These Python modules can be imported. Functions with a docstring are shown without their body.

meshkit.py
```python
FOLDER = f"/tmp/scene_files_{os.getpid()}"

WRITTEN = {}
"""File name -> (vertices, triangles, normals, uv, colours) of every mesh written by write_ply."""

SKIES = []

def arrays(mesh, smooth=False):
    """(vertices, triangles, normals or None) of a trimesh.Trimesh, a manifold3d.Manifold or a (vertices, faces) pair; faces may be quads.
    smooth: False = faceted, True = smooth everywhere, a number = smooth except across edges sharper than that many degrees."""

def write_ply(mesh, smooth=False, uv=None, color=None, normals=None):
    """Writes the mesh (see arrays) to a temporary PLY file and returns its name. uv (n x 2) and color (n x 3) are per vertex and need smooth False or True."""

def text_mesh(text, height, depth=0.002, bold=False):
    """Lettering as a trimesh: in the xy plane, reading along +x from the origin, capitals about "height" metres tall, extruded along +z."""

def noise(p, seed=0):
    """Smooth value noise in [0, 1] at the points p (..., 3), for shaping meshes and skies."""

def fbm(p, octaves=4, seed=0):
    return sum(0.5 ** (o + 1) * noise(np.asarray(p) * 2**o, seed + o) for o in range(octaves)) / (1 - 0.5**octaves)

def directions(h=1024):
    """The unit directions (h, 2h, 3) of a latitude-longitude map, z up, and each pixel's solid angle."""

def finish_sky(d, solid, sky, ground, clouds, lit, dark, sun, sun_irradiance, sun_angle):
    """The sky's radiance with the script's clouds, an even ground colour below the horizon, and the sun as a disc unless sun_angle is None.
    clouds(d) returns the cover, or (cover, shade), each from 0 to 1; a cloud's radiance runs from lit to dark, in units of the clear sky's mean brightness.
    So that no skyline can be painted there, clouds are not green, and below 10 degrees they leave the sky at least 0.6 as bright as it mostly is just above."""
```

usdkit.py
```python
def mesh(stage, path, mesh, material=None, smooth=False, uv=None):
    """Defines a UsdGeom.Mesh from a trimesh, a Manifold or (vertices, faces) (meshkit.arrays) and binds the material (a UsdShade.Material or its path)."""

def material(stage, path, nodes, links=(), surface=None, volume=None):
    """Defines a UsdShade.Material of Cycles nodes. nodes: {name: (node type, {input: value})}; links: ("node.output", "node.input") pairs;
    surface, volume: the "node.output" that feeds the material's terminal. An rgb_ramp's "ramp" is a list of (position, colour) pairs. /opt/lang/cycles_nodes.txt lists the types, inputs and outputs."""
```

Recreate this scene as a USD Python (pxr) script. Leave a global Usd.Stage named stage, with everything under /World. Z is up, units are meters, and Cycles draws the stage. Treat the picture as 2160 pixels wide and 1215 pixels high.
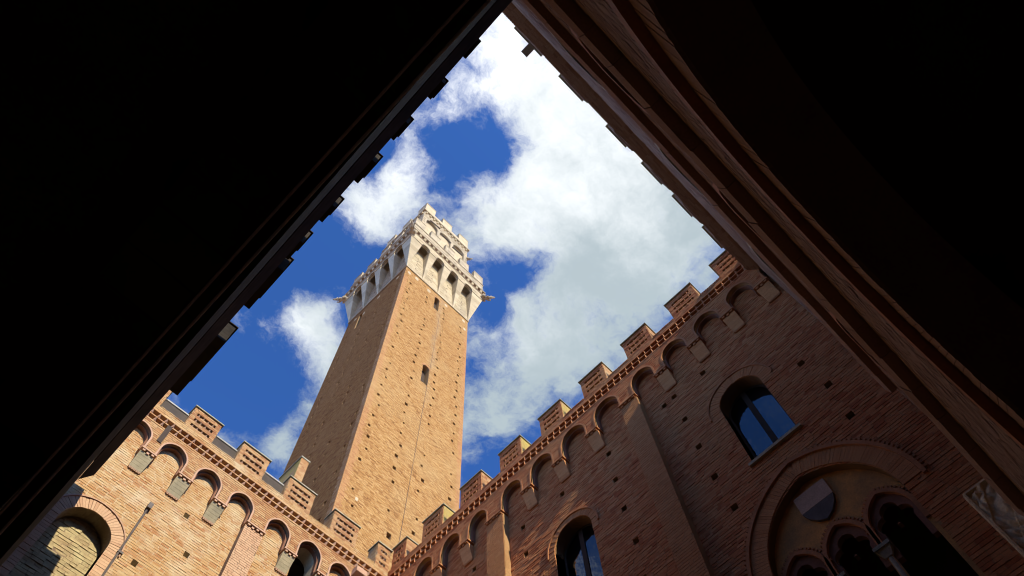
import math, random
import numpy as np, trimesh, shapely, usdkit, meshkit
from pxr import Usd, UsdGeom, UsdLux, UsdShade, Gf, Sdf, Vt
from shapely.geometry import Polygon, MultiPolygon, box as sbox
from shapely.ops import unary_union

random.seed(5)
rng = np.random.default_rng(11)
stage = Usd.Stage.CreateInMemory()
UsdGeom.SetStageUpAxis(stage, 'Z')
UsdGeom.Xform.Define(stage, '/World')
UsdGeom.Scope.Define(stage, '/World/Looks')

# ------------------------------------------------------------------ camera (eye at the origin, ground 1.6 m below)
RIGHT = np.array([0.70894597, -0.7041988, -0.03872551])
UP = np.array([-0.65391063, -0.67690289, 0.33793989])
FWD = np.array([0.26419027, 0.2142581, 0.94037065])
GROUND = -1.6
cam = UsdGeom.Camera.Define(stage, '/World/camera')
cam.AddTransformOp().Set(Gf.Matrix4d(*RIGHT, 0, *UP, 0, *(-FWD), 0, 0, 0, 0, 1))
cam.CreateHorizontalApertureAttr(36.0)
cam.CreateVerticalApertureAttr(36.0 * 9 / 16)
cam.CreateFocalLengthAttr(1562.71 / 2160 * 36.0)
cam.CreateClippingRangeAttr(Gf.Vec2f(0.02, 3000))
EXPOSURE = 1.15
cam.CreateExposureAttr(EXPOSURE)

# ------------------------------------------------------------------ sky and sun
SUN = np.array([-0.12, -1.0, 0.785]); SUN /= np.linalg.norm(SUN)
SKY_STRENGTH = 0.07
SUN_INTENSITY = 0.8


def cloud_material():
    n, l = {}, []
    n['tc'] = ('texture_coordinate', {})
    n['sx'] = ('separate_xyz', {})
    l.append(('tc.generated', 'sx.vector'))
    n['zc'] = ('math', {'math_type': 'maximum', 'value2': 0.06}); l.append(('sx.z', 'zc.value1'))
    for a in 'xy':
        n['q' + a] = ('math', {'math_type': 'divide'})
        l += [('sx.' + a, f'q{a}.value1'), ('zc.value', f'q{a}.value2')]
    n['p'] = ('combine_xyz', {'z': 0.37}); l += [('qx.value', 'p.x'), ('qy.value', 'p.y')]
    # ragged edges: the layer is warped by noise at two scales
    n['w1'] = ('noise_texture', {'scale': 5.0, 'detail': 6.0, 'roughness': 0.62}); l.append(('p.vector', 'w1.vector'))
    n['w1c'] = ('vector_math', {'math_type': 'subtract', 'vector2': (.5, .5, .5)}); l.append(('w1.color', 'w1c.vector1'))
    n['w1s'] = ('vector_math', {'math_type': 'scale', 'scale': 0.11}); l.append(('w1c.vector', 'w1s.vector1'))
    n['pw'] = ('vector_math', {'math_type': 'add'}); l += [('p.vector', 'pw.vector1'), ('w1s.vector', 'pw.vector2')]
    n['flat'] = ('vector_math', {'math_type': 'multiply', 'vector2': (1, 1, 0)}); l.append(('pw.vector', 'flat.vector1'))
    blobs = CLOUDS
    last = None
    for i, (cx, cy, r, w) in enumerate(blobs):
        n[f'd{i}'] = ('vector_math', {'math_type': 'distance', 'vector2': (cx, cy, 0)}); l.append(('flat.vector', f'd{i}.vector1'))
        n[f'm{i}'] = ('map_range', {'range_type': 'smoothstep', 'from_min': 0.0, 'from_max': r, 'to_min': w, 'to_max': 0.0, 'clamp': True})
        l.append((f'd{i}.value', f'm{i}.value'))
        if last:
            n[f's{i}'] = ('math', {'math_type': 'add'}); l += [(last, f's{i}.value1'), (f'm{i}.result', f's{i}.value2')]
            last = f's{i}.value'
        else:
            last = f'm{i}.result'
    # beyond the named banks broken cloud goes on over the whole sky
    n['nb'] = ('noise_texture', {'scale': 2.2, 'detail': 8.0, 'roughness': 0.55}); l.append(('p.vector', 'nb.vector'))
    n['nbm'] = ('math', {'math_type': 'multiply_add', 'value2': 1.5, 'value3': -0.72}); l.append(('nb.fac', 'nbm.value1'))
    n['nf'] = ('noise_texture', {'scale': 11.0, 'detail': 8.0, 'roughness': 0.62}); l.append(('pw.vector', 'nf.vector'))
    n['nfm'] = ('math', {'math_type': 'multiply_add', 'value2': 2.6, 'value3': -1.3}); l.append(('nf.fac', 'nfm.value1'))
    n['t1'] = ('math', {'math_type': 'add'}); l += [(last, 't1.value1'), ('nbm.value', 't1.value2')]
    n['t2'] = ('math', {'math_type': 'add'}); l += [('t1.value', 't2.value1'), ('nfm.value', 't2.value2')]
    n['nh'] = ('noise_texture', {'scale': 34.0, 'detail': 9.0, 'roughness': 0.68}); l.append(('pw.vector', 'nh.vector'))
    n['nhm'] = ('math', {'math_type': 'multiply_add', 'value2': 1.3, 'value3': -0.65}); l.append(('nh.fac', 'nhm.value1'))
    n['t3'] = ('math', {'math_type': 'add'}); l += [('t2.value', 't3.value1'), ('nhm.value', 't3.value2')]
    n['cov'] = ('map_range', {'range_type': 'smoothstep', 'from_min': -0.12, 'from_max': 1.12, 'to_min': 0.0, 'to_max': 0.985, 'clamp': True})
    l.append(('t3.value', 'cov.value'))
    # thick parts shade to blue grey, thin sunny rims stay white
    n['ns'] = ('noise_texture', {'scale': 5.5, 'detail': 9.0, 'roughness': 0.62}); l.append(('pw.vector', 'ns.vector'))
    n['lay'] = ('math', {'math_type': 'multiply_add', 'value2': 1.3, 'value3': -0.35}); l.append(('qx.value', 'lay.value1'))
    n['ly2'] = ('math', {'math_type': 'multiply_add', 'value2': 0.5}); l += [('qy.value', 'ly2.value1'), ('lay.value', 'ly2.value3')]
    n['nsm'] = ('math', {'math_type': 'multiply_add', 'value2': 1.3}); l += [('ns.fac', 'nsm.value1'), ('ly2.value', 'nsm.value3')]
    n['shd'] = ('map_range', {'range_type': 'smoothstep', 'from_min': 0.25, 'from_max': 0.95, 'to_min': 0.0, 'to_max': 1.0, 'clamp': True})
    l.append(('nsm.value', 'shd.value'))
    n['ccol'] = ('mix', {'mix_type': 'mix', 'color1': CLOUD_LIT, 'color2': CLOUD_GREY}); l.append(('shd.result', 'ccol.fac'))
    n['sky'] = ('sky_texture', {'sky_type': 'single_scattering', 'sun_disc': False, 'sun_elevation': float(math.asin(SUN[2])),
                                'sun_rotation': float(math.atan2(SUN[0], SUN[1])), 'altitude': 300.0, 'air_density': 1.0, 'aerosol_density': 0.6, 'ozone_density': 3.0})
    n['skc'] = ('mix', {'mix_type': 'multiply', 'fac': 1.0, 'color2': SKY_TINT}); l.append(('sky.color', 'skc.color1'))
    n['mx'] = ('mix', {'mix_type': 'mix'}); l += [('cov.result', 'mx.fac'), ('skc.color', 'mx.color1'), ('ccol.color', 'mx.color2')]
    n['bg'] = ('background_shader', {'strength': SKY_STRENGTH}); l.append(('mx.color', 'bg.color'))
    return usdkit.material(stage, '/World/Looks/sky_and_clouds', n, l, surface='bg.background')


# banks of cloud in the plane of the cloud layer: x/z, y/z, radius, weight
CLOUDS = []
CLOUD_LIT = (7.9, 8.1, 8.2)
CLOUD_GREY = (3.2, 3.8, 4.1)
SKY_TINT = (.42, .82, 1.46)


def ray(px, py):
    v = (px - 1080) / 1562.71 * RIGHT + (607.5 - py) / 1562.71 * UP + FWD
    return v[0] / v[2], v[1] / v[2]


for px, py, r, w in [(1130, 130, 150, .75), (1230, 240, 190, .8), (1160, 330, 130, .6), (1330, 380, 190, .8), (1240, 420, 170, .7), (1420, 500, 190, .8),
                     (1060, 450, 110, .6), (1010, 420, 70, .4), (1180, 620, 170, .65), (1330, 600, 200, .75), (1090, 760, 150, .75), (1230, 760, 200, .7), (1050, 870, 110, .6),
                     (1040, 520, 80, .5), (1120, 470, 120, .5), (835, 400, 110, .75), (775, 470, 90, .55), (880, 350, 70, .3), (940, 250, 55, .32), (900, 215, 60, .4), (1000, 180, 100, .5), (1060, 80, 110, .6),
                     (670, 680, 75, .8), (690, 760, 85, .75), (630, 690, 40, .35), (640, 860, 60, .5), (600, 930, 60, .45), (410, 830, 30, .3), (990, 960, 60, .3),
                     (1010, 300, 105, -.75), (930, 290, 60, -.5), (1080, 570, 70, -.75), (1260, 540, 70, -.35), (1030, 650, 45, -.45), (780, 560, 90, -.8), (560, 800, 120, -1.0), (600, 560, 120, -.9),
                     (690, 500, 60, -.7), (450, 830, 90, -.9), (520, 900, 60, -.6), (800, 310, 45, -.6), (960, 380, 50, -.5), (330, 950, 90, -.6), (480, 730, 90, -.6), (430, 700, 60, -.5)]:
    cx, cy = ray(px, py)
    ex, ey = ray(px + r, py)
    CLOUDS.append((cx, cy, math.hypot(ex - cx, ey - cy) * 1.25, w))
sky = UsdLux.DomeLight.Define(stage, '/World/sky')
UsdShade.MaterialBindingAPI.Apply(sky.GetPrim()).Bind(cloud_material())
sky.GetPrim().SetCustomDataByKey('kind', 'structure')
sky.GetPrim().SetCustomDataByKey('label', 'deep blue sky with bright broken white clouds above the courtyard')
sky.GetPrim().SetCustomDataByKey('category', 'sky')
sun = UsdLux.DistantLight.Define(stage, '/World/sun')
sun.CreateNormalizeAttr(True); sun.CreateIntensityAttr(SUN_INTENSITY); sun.CreateAngleAttr(0.53); sun.CreateColorAttr(Gf.Vec3f(1.0, 0.89, 0.69))
_x = np.cross([0, 0, 1.0], SUN); _x /= np.linalg.norm(_x); _y = np.cross(SUN, _x)
sun.AddTransformOp().Set(Gf.Matrix4d(*_x, 0, *_y, 0, *SUN, 0, 0, 0, 0, 1))

# ------------------------------------------------------------------ materials
M = {}


def brick_mat(name, ramp, patch, patch_amt=.5, dark=(.1, .06, .035), rough=.92, patch_scale=.55, stain=None):
    """Single bricks: each takes its tone from the mesh; lime wash and soot lie over them in world-sized patches."""
    n = {'a': ('attribute', {'attribute': 'tone'}), 's': ('separate_xyz', {}), 'r': ('rgb_ramp', {'ramp': ramp}),
         'g': ('geometry', {}), 'n1': ('noise_texture', {'scale': patch_scale, 'detail': 6.0, 'roughness': .65}),
         'm1': ('map_range', {'from_min': .48, 'from_max': .68, 'to_min': 0.0, 'to_max': patch_amt, 'clamp': True}),
         'c1': ('mix', {'mix_type': 'mix', 'color2': patch}),
         'n2': ('noise_texture', {'scale': 1.7, 'detail': 7.0, 'roughness': .7}),
         'm2': ('map_range', {'from_min': .56, 'from_max': .8, 'to_min': 0.0, 'to_max': .55, 'clamp': True}),
         'c2': ('mix', {'mix_type': 'mix', 'color2': dark}),
         'n3': ('noise_texture', {'scale': 38.0, 'detail': 5.0, 'roughness': .7}),
         'm3': ('map_range', {'from_min': .25, 'from_max': .75, 'to_min': .72, 'to_max': 1.28, 'clamp': True}),
         'c3': ('mix', {'mix_type': 'multiply', 'fac': 1.0}),
         'pk': ('mix', {'mix_type': 'mix', 'color2': (.44, .225, .115)}),
         'b': ('bump', {'strength': .55, 'distance': .012}), 'p': ('principled_bsdf', {'roughness': rough, 'specular_ior_level': .18})}
    l = [('a.vector', 's.vector'), ('s.x', 'r.fac'), ('g.position', 'n1.vector'), ('n1.fac', 'm1.value'), ('m1.result', 'c1.fac'), ('pk.color', 'c1.color1'),
         ('r.color', 'pk.color1'), ('s.z', 'pk.fac'),
         ('g.position', 'n2.vector'), ('n2.fac', 'm2.value'), ('m2.result', 'c2.fac'), ('c1.color', 'c2.color1'),
         ('g.position', 'n3.vector'), ('n3.fac', 'm3.value'), ('m3.result', 'c3.color2'), ('c2.color', 'c3.color1'),
         ('n3.fac', 'b.height'), ('b.normal', 'p.normal'), ('c3.color', 'p.base_color')]
    if stain:   # run-off stain: its place comes with the bricks
        n['st'] = ('mix', {'mix_type': 'mix', 'color2': stain})
        l = [x for x in l if x[1] != 'p.base_color'] + [('s.y', 'st.fac'), ('c3.color', 'st.color1'), ('st.color', 'p.base_color')]
    M[name] = usdkit.material(stage, f'/World/Looks/{name}', n, l, surface='p.BSDF')


def stone_mat(name, col, col2, scale=1.2, rough=.85, bump=.35, fine=25.0, streak=None, amt=1.0):
    n = {'g': ('geometry', {}), 'n1': ('noise_texture', {'scale': scale, 'detail': 7.0, 'roughness': .65}),
         'm1': ('map_range', {'from_min': .38, 'from_max': .66, 'to_min': 0.0, 'to_max': amt, 'clamp': True}),
         'c1': ('mix', {'mix_type': 'mix', 'color1': col, 'color2': col2}),
         'n3': ('noise_texture', {'scale': fine, 'detail': 6.0, 'roughness': .7}),
         'm3': ('map_range', {'from_min': .25, 'from_max': .75, 'to_min': .75, 'to_max': 1.22, 'clamp': True}),
         'c3': ('mix', {'mix_type': 'multiply', 'fac': 1.0}),
         'b': ('bump', {'strength': bump, 'distance': .02}), 'p': ('principled_bsdf', {'roughness': rough, 'specular_ior_level': .2})}
    l = [('g.position', 'n1.vector'), ('n1.fac', 'm1.value'), ('m1.result', 'c1.fac'), ('g.position', 'n3.vector'), ('n3.fac', 'm3.value'),
         ('m3.result', 'c3.color2'), ('c1.color', 'c3.color1'), ('n3.fac', 'b.height'), ('b.normal', 'p.normal'), ('c3.color', 'p.base_color')]
    if streak:   # rain streaks: noise stretched along z
        n['mp'] = ('mapping', {'scale': (1.6, 1.6, .12)}); n['n4'] = ('noise_texture', {'scale': 1.0, 'detail': 6.0, 'roughness': .6})
        n['m4'] = ('map_range', {'from_min': .5, 'from_max': .72, 'to_min': 0.0, 'to_max': .6, 'clamp': True}); n['c4'] = ('mix', {'mix_type': 'mix', 'color2': streak})
        l = [x for x in l if x[1] != 'p.base_color'] + [('g.position', 'mp.vector'), ('mp.vector', 'n4.vector'), ('n4.fac', 'm4.value'), ('m4.result', 'c4.fac'), ('c3.color', 'c4.color1'), ('c4.color', 'p.base_color')]
    M[name] = usdkit.material(stage, f'/World/Looks/{name}', n, l, surface='p.BSDF')


def plain_mat(name, col, rough=.7, spec=.3, metallic=0.0):
    stone_mat(name, col, tuple(c * .7 for c in col), scale=3.0, rough=rough, bump=.15)


def far_brick_mat(name, axis, c1, c2, mortar, spec=.2):
    """Courses beyond the pieces that can be told apart."""
    n = {'g': ('geometry', {}), 's': ('separate_xyz', {}), 'v': ('combine_xyz', {}),
         'br': ('brick_texture', {'scale': 1.0, 'brick_width': .3, 'row_height': .092, 'mortar_size': .009, 'mortar_smooth': .3, 'color1': c1, 'color2': c2, 'mortar': mortar}),
         'n1': ('noise_texture', {'scale': .7, 'detail': 7.0, 'roughness': .7}), 'm1': ('map_range', {'from_min': .3, 'from_max': .7, 'to_min': .55, 'to_max': 1.35, 'clamp': True}),
         'c': ('mix', {'mix_type': 'multiply', 'fac': 1.0}), 'b': ('bump', {'strength': .8, 'distance': .012, 'invert': True}), 'p': ('principled_bsdf', {'roughness': .95, 'specular_ior_level': spec})}
    l = [('g.position', 's.vector'), (f's.{axis}', 'v.x'), ('s.z', 'v.y'), ('v.vector', 'br.vector'), ('g.position', 'n1.vector'), ('n1.fac', 'm1.value'), ('br.color', 'c.color1'),
         ('m1.result', 'c.color2'), ('c.color', 'p.base_color'), ('br.fac', 'b.height'), ('b.normal', 'p.normal')]
    M[name] = usdkit.material(stage, f'/World/Looks/{name}', n, l, surface='p.BSDF')


RA = [(0, (.35, .165, .07)), (.12, (.385, .205, .088)), (.3, (.41, .238, .105)), (.7, (.435, .27, .125)), (1, (.475, .33, .168))]
RT = [(0, (.23, .11, .04)), (.2, (.34, .18, .065)), (.6, (.4, .23, .085)), (1, (.46, .29, .125))]
RB = [(0, (.34, .1, .036)), (.2, (.44, .15, .055)), (.6, (.48, .185, .07)), (1, (.52, .24, .1))]
brick_mat('warm_brick', RA, (.54, .45, .3), .7, dark=(.34, .125, .055), patch_scale=1.1)
brick_mat('orange_brick', [(0, (.29, .13, .06)), (.4, (.38, .2, .09)), (1, (.44, .28, .14))], (.5, .37, .21), .45)
brick_mat('peach_brick', [(0, (.44, .26, .155)), (1, (.52, .34, .21))], (.5, .37, .25), .35)
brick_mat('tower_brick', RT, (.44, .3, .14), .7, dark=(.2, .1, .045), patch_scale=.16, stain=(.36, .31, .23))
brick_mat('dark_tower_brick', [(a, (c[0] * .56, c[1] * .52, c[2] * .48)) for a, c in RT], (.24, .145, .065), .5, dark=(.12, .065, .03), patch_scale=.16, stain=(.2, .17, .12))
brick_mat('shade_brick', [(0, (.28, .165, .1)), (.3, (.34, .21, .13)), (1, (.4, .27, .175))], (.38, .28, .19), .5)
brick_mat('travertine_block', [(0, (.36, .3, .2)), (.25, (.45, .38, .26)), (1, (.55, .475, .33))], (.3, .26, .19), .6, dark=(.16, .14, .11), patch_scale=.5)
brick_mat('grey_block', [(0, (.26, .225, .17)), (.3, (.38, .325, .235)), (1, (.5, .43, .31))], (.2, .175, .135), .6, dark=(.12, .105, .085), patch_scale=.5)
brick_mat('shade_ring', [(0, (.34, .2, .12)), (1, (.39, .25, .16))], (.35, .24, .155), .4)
brick_mat('red_brick', RB, (.46, .26, .105), .5)
brick_mat('dull_red_brick', [(0, (.44, .185, .07)), (1, (.5, .235, .095))], (.48, .27, .12), .4)
stone_mat('pale_mortar', (.56, .47, .33), (.44, .35, .23), .8)
stone_mat('dark_mortar', (.22, .15, .10), (.16, .11, .075), .8)
stone_mat('tower_mortar', (.34, .23, .12), (.27, .17, .085), .4)
stone_mat('red_mortar', (.42, .25, .11), (.31, .17, .07), .8)
stone_mat('arch_trim', (.47, .29, .2), (.4, .25, .16), 1.5)
stone_mat('red_trim', (.46, .2, .085), (.35, .15, .06), 1.5)
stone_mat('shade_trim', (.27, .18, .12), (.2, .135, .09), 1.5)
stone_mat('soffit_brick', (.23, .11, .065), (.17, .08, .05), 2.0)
stone_mat('grey_stone', (.44, .37, .235), (.33, .285, .18), 2.2, streak=(.2, .19, .14))
stone_mat('coping_stone', (.34, .33, .26), (.2, .21, .15), 3.0)
stone_mat('lichen_brick', (.42, .34, .085), (.4, .26, .13), 2.2)
stone_mat('travertine', (.55, .47, .325), (.43, .36, .245), .8, streak=(.34, .3, .22), bump=.6)
stone_mat('weathered_travertine', (.5, .43, .31), (.3, .26, .2), .7, streak=(.17, .155, .125), bump=.8)
stone_mat('blind_masonry', (.42, .35, .19), (.32, .23, .12), 2.6, bump=1.0, fine=9.0)
stone_mat('ochre_plaster', (.62, .3, .085), (.34, .19, .075), 1.6)
stone_mat('shield_white', (.52, .36, .26), (.42, .29, .2), 3)
stone_mat('shield_black', (.13, .11, .1), (.09, .08, .075), 3)
stone_mat('carved_marble', (.8, .62, .36), (.64, .48, .27), 6)
stone_mat('lit_roll_edge', (.8, .78, .72), (.7, .68, .62), 4)  # pale colour paints the light caught along the portico roll mouldings
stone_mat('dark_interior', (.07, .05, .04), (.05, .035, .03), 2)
stone_mat('dark_vault_plaster', (.07, .06, .05), (.045, .04, .035), 1)  # near-black colour paints in the darkness of the unlit arcade vaults
stone_mat('dark_timber', (.07, .045, .03), (.045, .03, .02), 4)
stone_mat('eave_board', (.075, .06, .05), (.05, .04, .034), 2)
stone_mat('lead_grey', (.3, .3, .29), (.22, .22, .21), 2, rough=.5)
stone_mat('iron', (.12, .1, .09), (.07, .055, .05), 6, rough=.6)
stone_mat('dry_grass', (.2, .2, .08), (.28, .24, .12), 20)
stone_mat('paving', (.34, .2, .13), (.25, .15, .1), .6)
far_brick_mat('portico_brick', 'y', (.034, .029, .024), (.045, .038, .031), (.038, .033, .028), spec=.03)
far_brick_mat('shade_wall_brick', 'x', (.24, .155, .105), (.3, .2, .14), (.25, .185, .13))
far_brick_mat('lower_brick', 'x', (.3, .16, .09), (.4, .24, .13), (.36, .28, .2))
far_brick_mat('lower_red_brick', 'y', (.25, .11, .06), (.33, .17, .1), (.24, .17, .11))
far_brick_mat('ashlar', 'x', (.55, .49, .37), (.62, .56, .43), (.36, .31, .23))
M['pane'] = usdkit.material(stage, '/World/Looks/pane', {
    'f': ('fresnel', {'IOR': 1.9}), 't': ('transparent_bsdf', {'color': (.55, .6, .6)}), 'gl': ('glossy_bsdf', {'color': (.85, .9, .92), 'roughness': .06}), 'm': ('mix_closure', {}), 'g': ('geometry', {}), 'n': ('noise_texture', {'scale': 2.5, 'detail': 3.0}), 'b': ('bump', {'strength': .25, 'distance': .03})},
    [('g.position', 'n.vector'), ('n.fac', 'b.height'), ('b.normal', 'gl.normal'), ('f.fac', 'm.fac'), ('t.BSDF', 'm.closure1'), ('gl.BSDF', 'm.closure2')], surface='m.closure')

# ------------------------------------------------------------------ helpers
COUNT, BASE = {}, {}


def numbered(parent, name):
    k = (parent, name)
    COUNT[k] = COUNT.get(k, -1) + 1
    return f'{parent}/{name}' if COUNT[k] == 0 else f'{parent}/{name}_{COUNT[k]:03d}'


def tag(prim, label=None, cat=None, group=None, kind=None):
    for k, v in (('label', label), ('category', cat), ('group', group), ('kind', kind)):
        if v:
            prim.SetCustomDataByKey(k, v)


def thing(name, base, label, cat, group=None, kind=None):
    p = numbered('/World', name)
    x = UsdGeom.Xform.Define(stage, p)
    x.AddTranslateOp().Set(Gf.Vec3d(*map(float, base)))
    BASE[p] = np.array(base, float)
    tag(x.GetPrim(), label, cat, group, kind)
    return p


class G:
    """Collects shapes in a wall's own frame: u along it, d outward, z up."""

    def __init__(self):
        self.v, self.f, self.t, self.n = [], [], [], 0

    def add(self, v, f, tone=(.5, .5, 0)):
        v = np.asarray(v, float); f = np.asarray(f, int)
        if f.shape[1] == 4:
            f = np.vstack([f[:, [0, 1, 2]], f[:, [0, 2, 3]]])
        tone = np.asarray(tone, float)
        self.v.append(v); self.f.append(f + self.n); self.t.append(np.broadcast_to(tone, (len(v), 3))); self.n += len(v)
        return self

    def box(self, u0, u1, d0, d1, z0, z1, tone=(.5, .5, 0)):
        v = [(u, d, z) for u in (u0, u1) for d in (d0, d1) for z in (z0, z1)]
        f = [(0, 1, 3, 2), (4, 6, 7, 5), (0, 4, 5, 1), (2, 3, 7, 6), (0, 2, 6, 4), (1, 5, 7, 3)]
        return self.add(v, f, tone)

    def prism(self, poly, d0, d1, tone=(.5, .5, 0)):
        """A shape in (u, z), extruded from d0 to d1."""
        for g in getattr(poly, 'geoms', [poly]):
            if g.is_empty or g.geom_type != 'Polygon' or g.area < 1e-6:
                continue
            m = trimesh.creation.extrude_polygon(g, d1 - d0, engine='earcut')
            self.add(m.vertices[:, [0, 2, 1]] + [0, d0, 0], m.faces[:, ::-1], tone)
        return self

    def plan(self, poly, z0, z1, tone=(.5, .5, 0)):
        """A shape in (u, d), extruded from z0 to z1."""
        m = trimesh.creation.extrude_polygon(poly, z1 - z0, engine='earcut')
        return self.add(m.vertices + [0, 0, z0], m.faces, tone)

    def hull(self, pts, tone=(.5, .5, 0)):
        h = trimesh.convex.convex_hull(np.asarray(pts, float))
        return self.add(h.vertices, h.faces, tone)

    def tube(self, a, b, r, n=8, tone=(.5, .5, 0)):
        m = trimesh.creation.cylinder(radius=r, segment=[a, b], sections=n)
        return self.add(m.vertices, m.faces, tone)

    def get(self):
        return np.vstack(self.v), np.vstack(self.f), np.vstack(self.t)


def ident(p):
    return p


def put(parent, name, g, mat, fr=ident, kind=None, label=None, smooth=None):
    path = numbered(parent, name)
    v, f, t = g.get() if isinstance(g, G) else g
    top = '/'.join(path.split('/')[:3])
    v = fr(np.asarray(v, float)) - BASE.get(top, np.zeros(3))
    a = usdkit.mesh(stage, path, (v, f), M[mat], smooth=False)
    if smooth is not None:
        vv, ff, nn = meshkit.arrays((v, f), smooth)
        if len(vv) == len(v):
            a.CreateNormalsAttr(Vt.Vec3fArray.FromNumpy(nn.astype(np.float32))); a.SetNormalsInterpolation('vertex')
    if np.ptp(t) > 0:
        UsdGeom.PrimvarsAPI(a).CreatePrimvar('tone', Sdf.ValueTypeNames.Float3Array, 'vertex').Set(Vt.Vec3fArray.FromNumpy(np.asarray(t, np.float32)))
    tag(a.GetPrim(), label=label, kind=kind)
    return path


def arch(uc, w, zb, zs, e=0.0, n=10):
    """An arched opening: straight from zb to the spring zs, then a round (e=0) or pointed head."""
    R = w + e
    a1 = math.acos(e / R)
    right = [(uc - e + R * math.cos(a), zs + R * math.sin(a)) for a in np.linspace(0, a1, n)]
    left = [(2 * uc - u, z) for u, z in right[::-1]]
    pts = [(uc - w, zb), (uc + w, zb)] + right + left
    return Polygon(pts).buffer(0)


def ring_bricks(g, uc, w0, w1, zs, e, d0, d1, zb=None, step=.085, gap=.01, jit=.008, pink=0.0, stained=None):
    """A band of radial bricks round an arched head and down its jambs."""
    e0 = e
    R0, R1 = w0 + e0, w1 + e0
    a1 = math.acos(e0 / ((R0 + R1) / 2))
    n = max(4, int(a1 * (R0 + R1) / 2 / step))
    for side in (1, -1):
        for k in range(n):
            b0, b1 = a1 * k / n, a1 * (k + 1) / n
            h = gap / 2 / ((R0 + R1) / 2)
            q = []
            for R, b in ((R0, b0 + h), (R1, b0 + h), (R1, b1 - h), (R0, b1 - h)):
                q.append((uc + side * (-e0 + R * math.cos(b)), zs + R * math.sin(b)))
            dd = d1 + rng.uniform(-jit, jit)
            v = [(u, d0, z) for u, z in q] + [(u, dd, z) for u, z in q]
            g.add(v, [(0, 1, 2, 3), (4, 7, 6, 5), (0, 4, 5, 1), (1, 5, 6, 2), (2, 6, 7, 3), (3, 7, 4, 0)], (rng.random(), rng.random() if stained is None else stained, pink))
        if zb is not None:
            m = int((zs - zb) / .095)
            for k in range(m):
                z0 = zb + (zs - zb) * k / m
                u0, u1 = sorted((uc + side * w0, uc + side * w1))
                g.box(u0, u1, d0, d1 + rng.uniform(-jit, jit), z0 + .005, z0 + (zs - zb) / m - .005, (rng.random(), rng.random(), pink))
    return g


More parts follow.
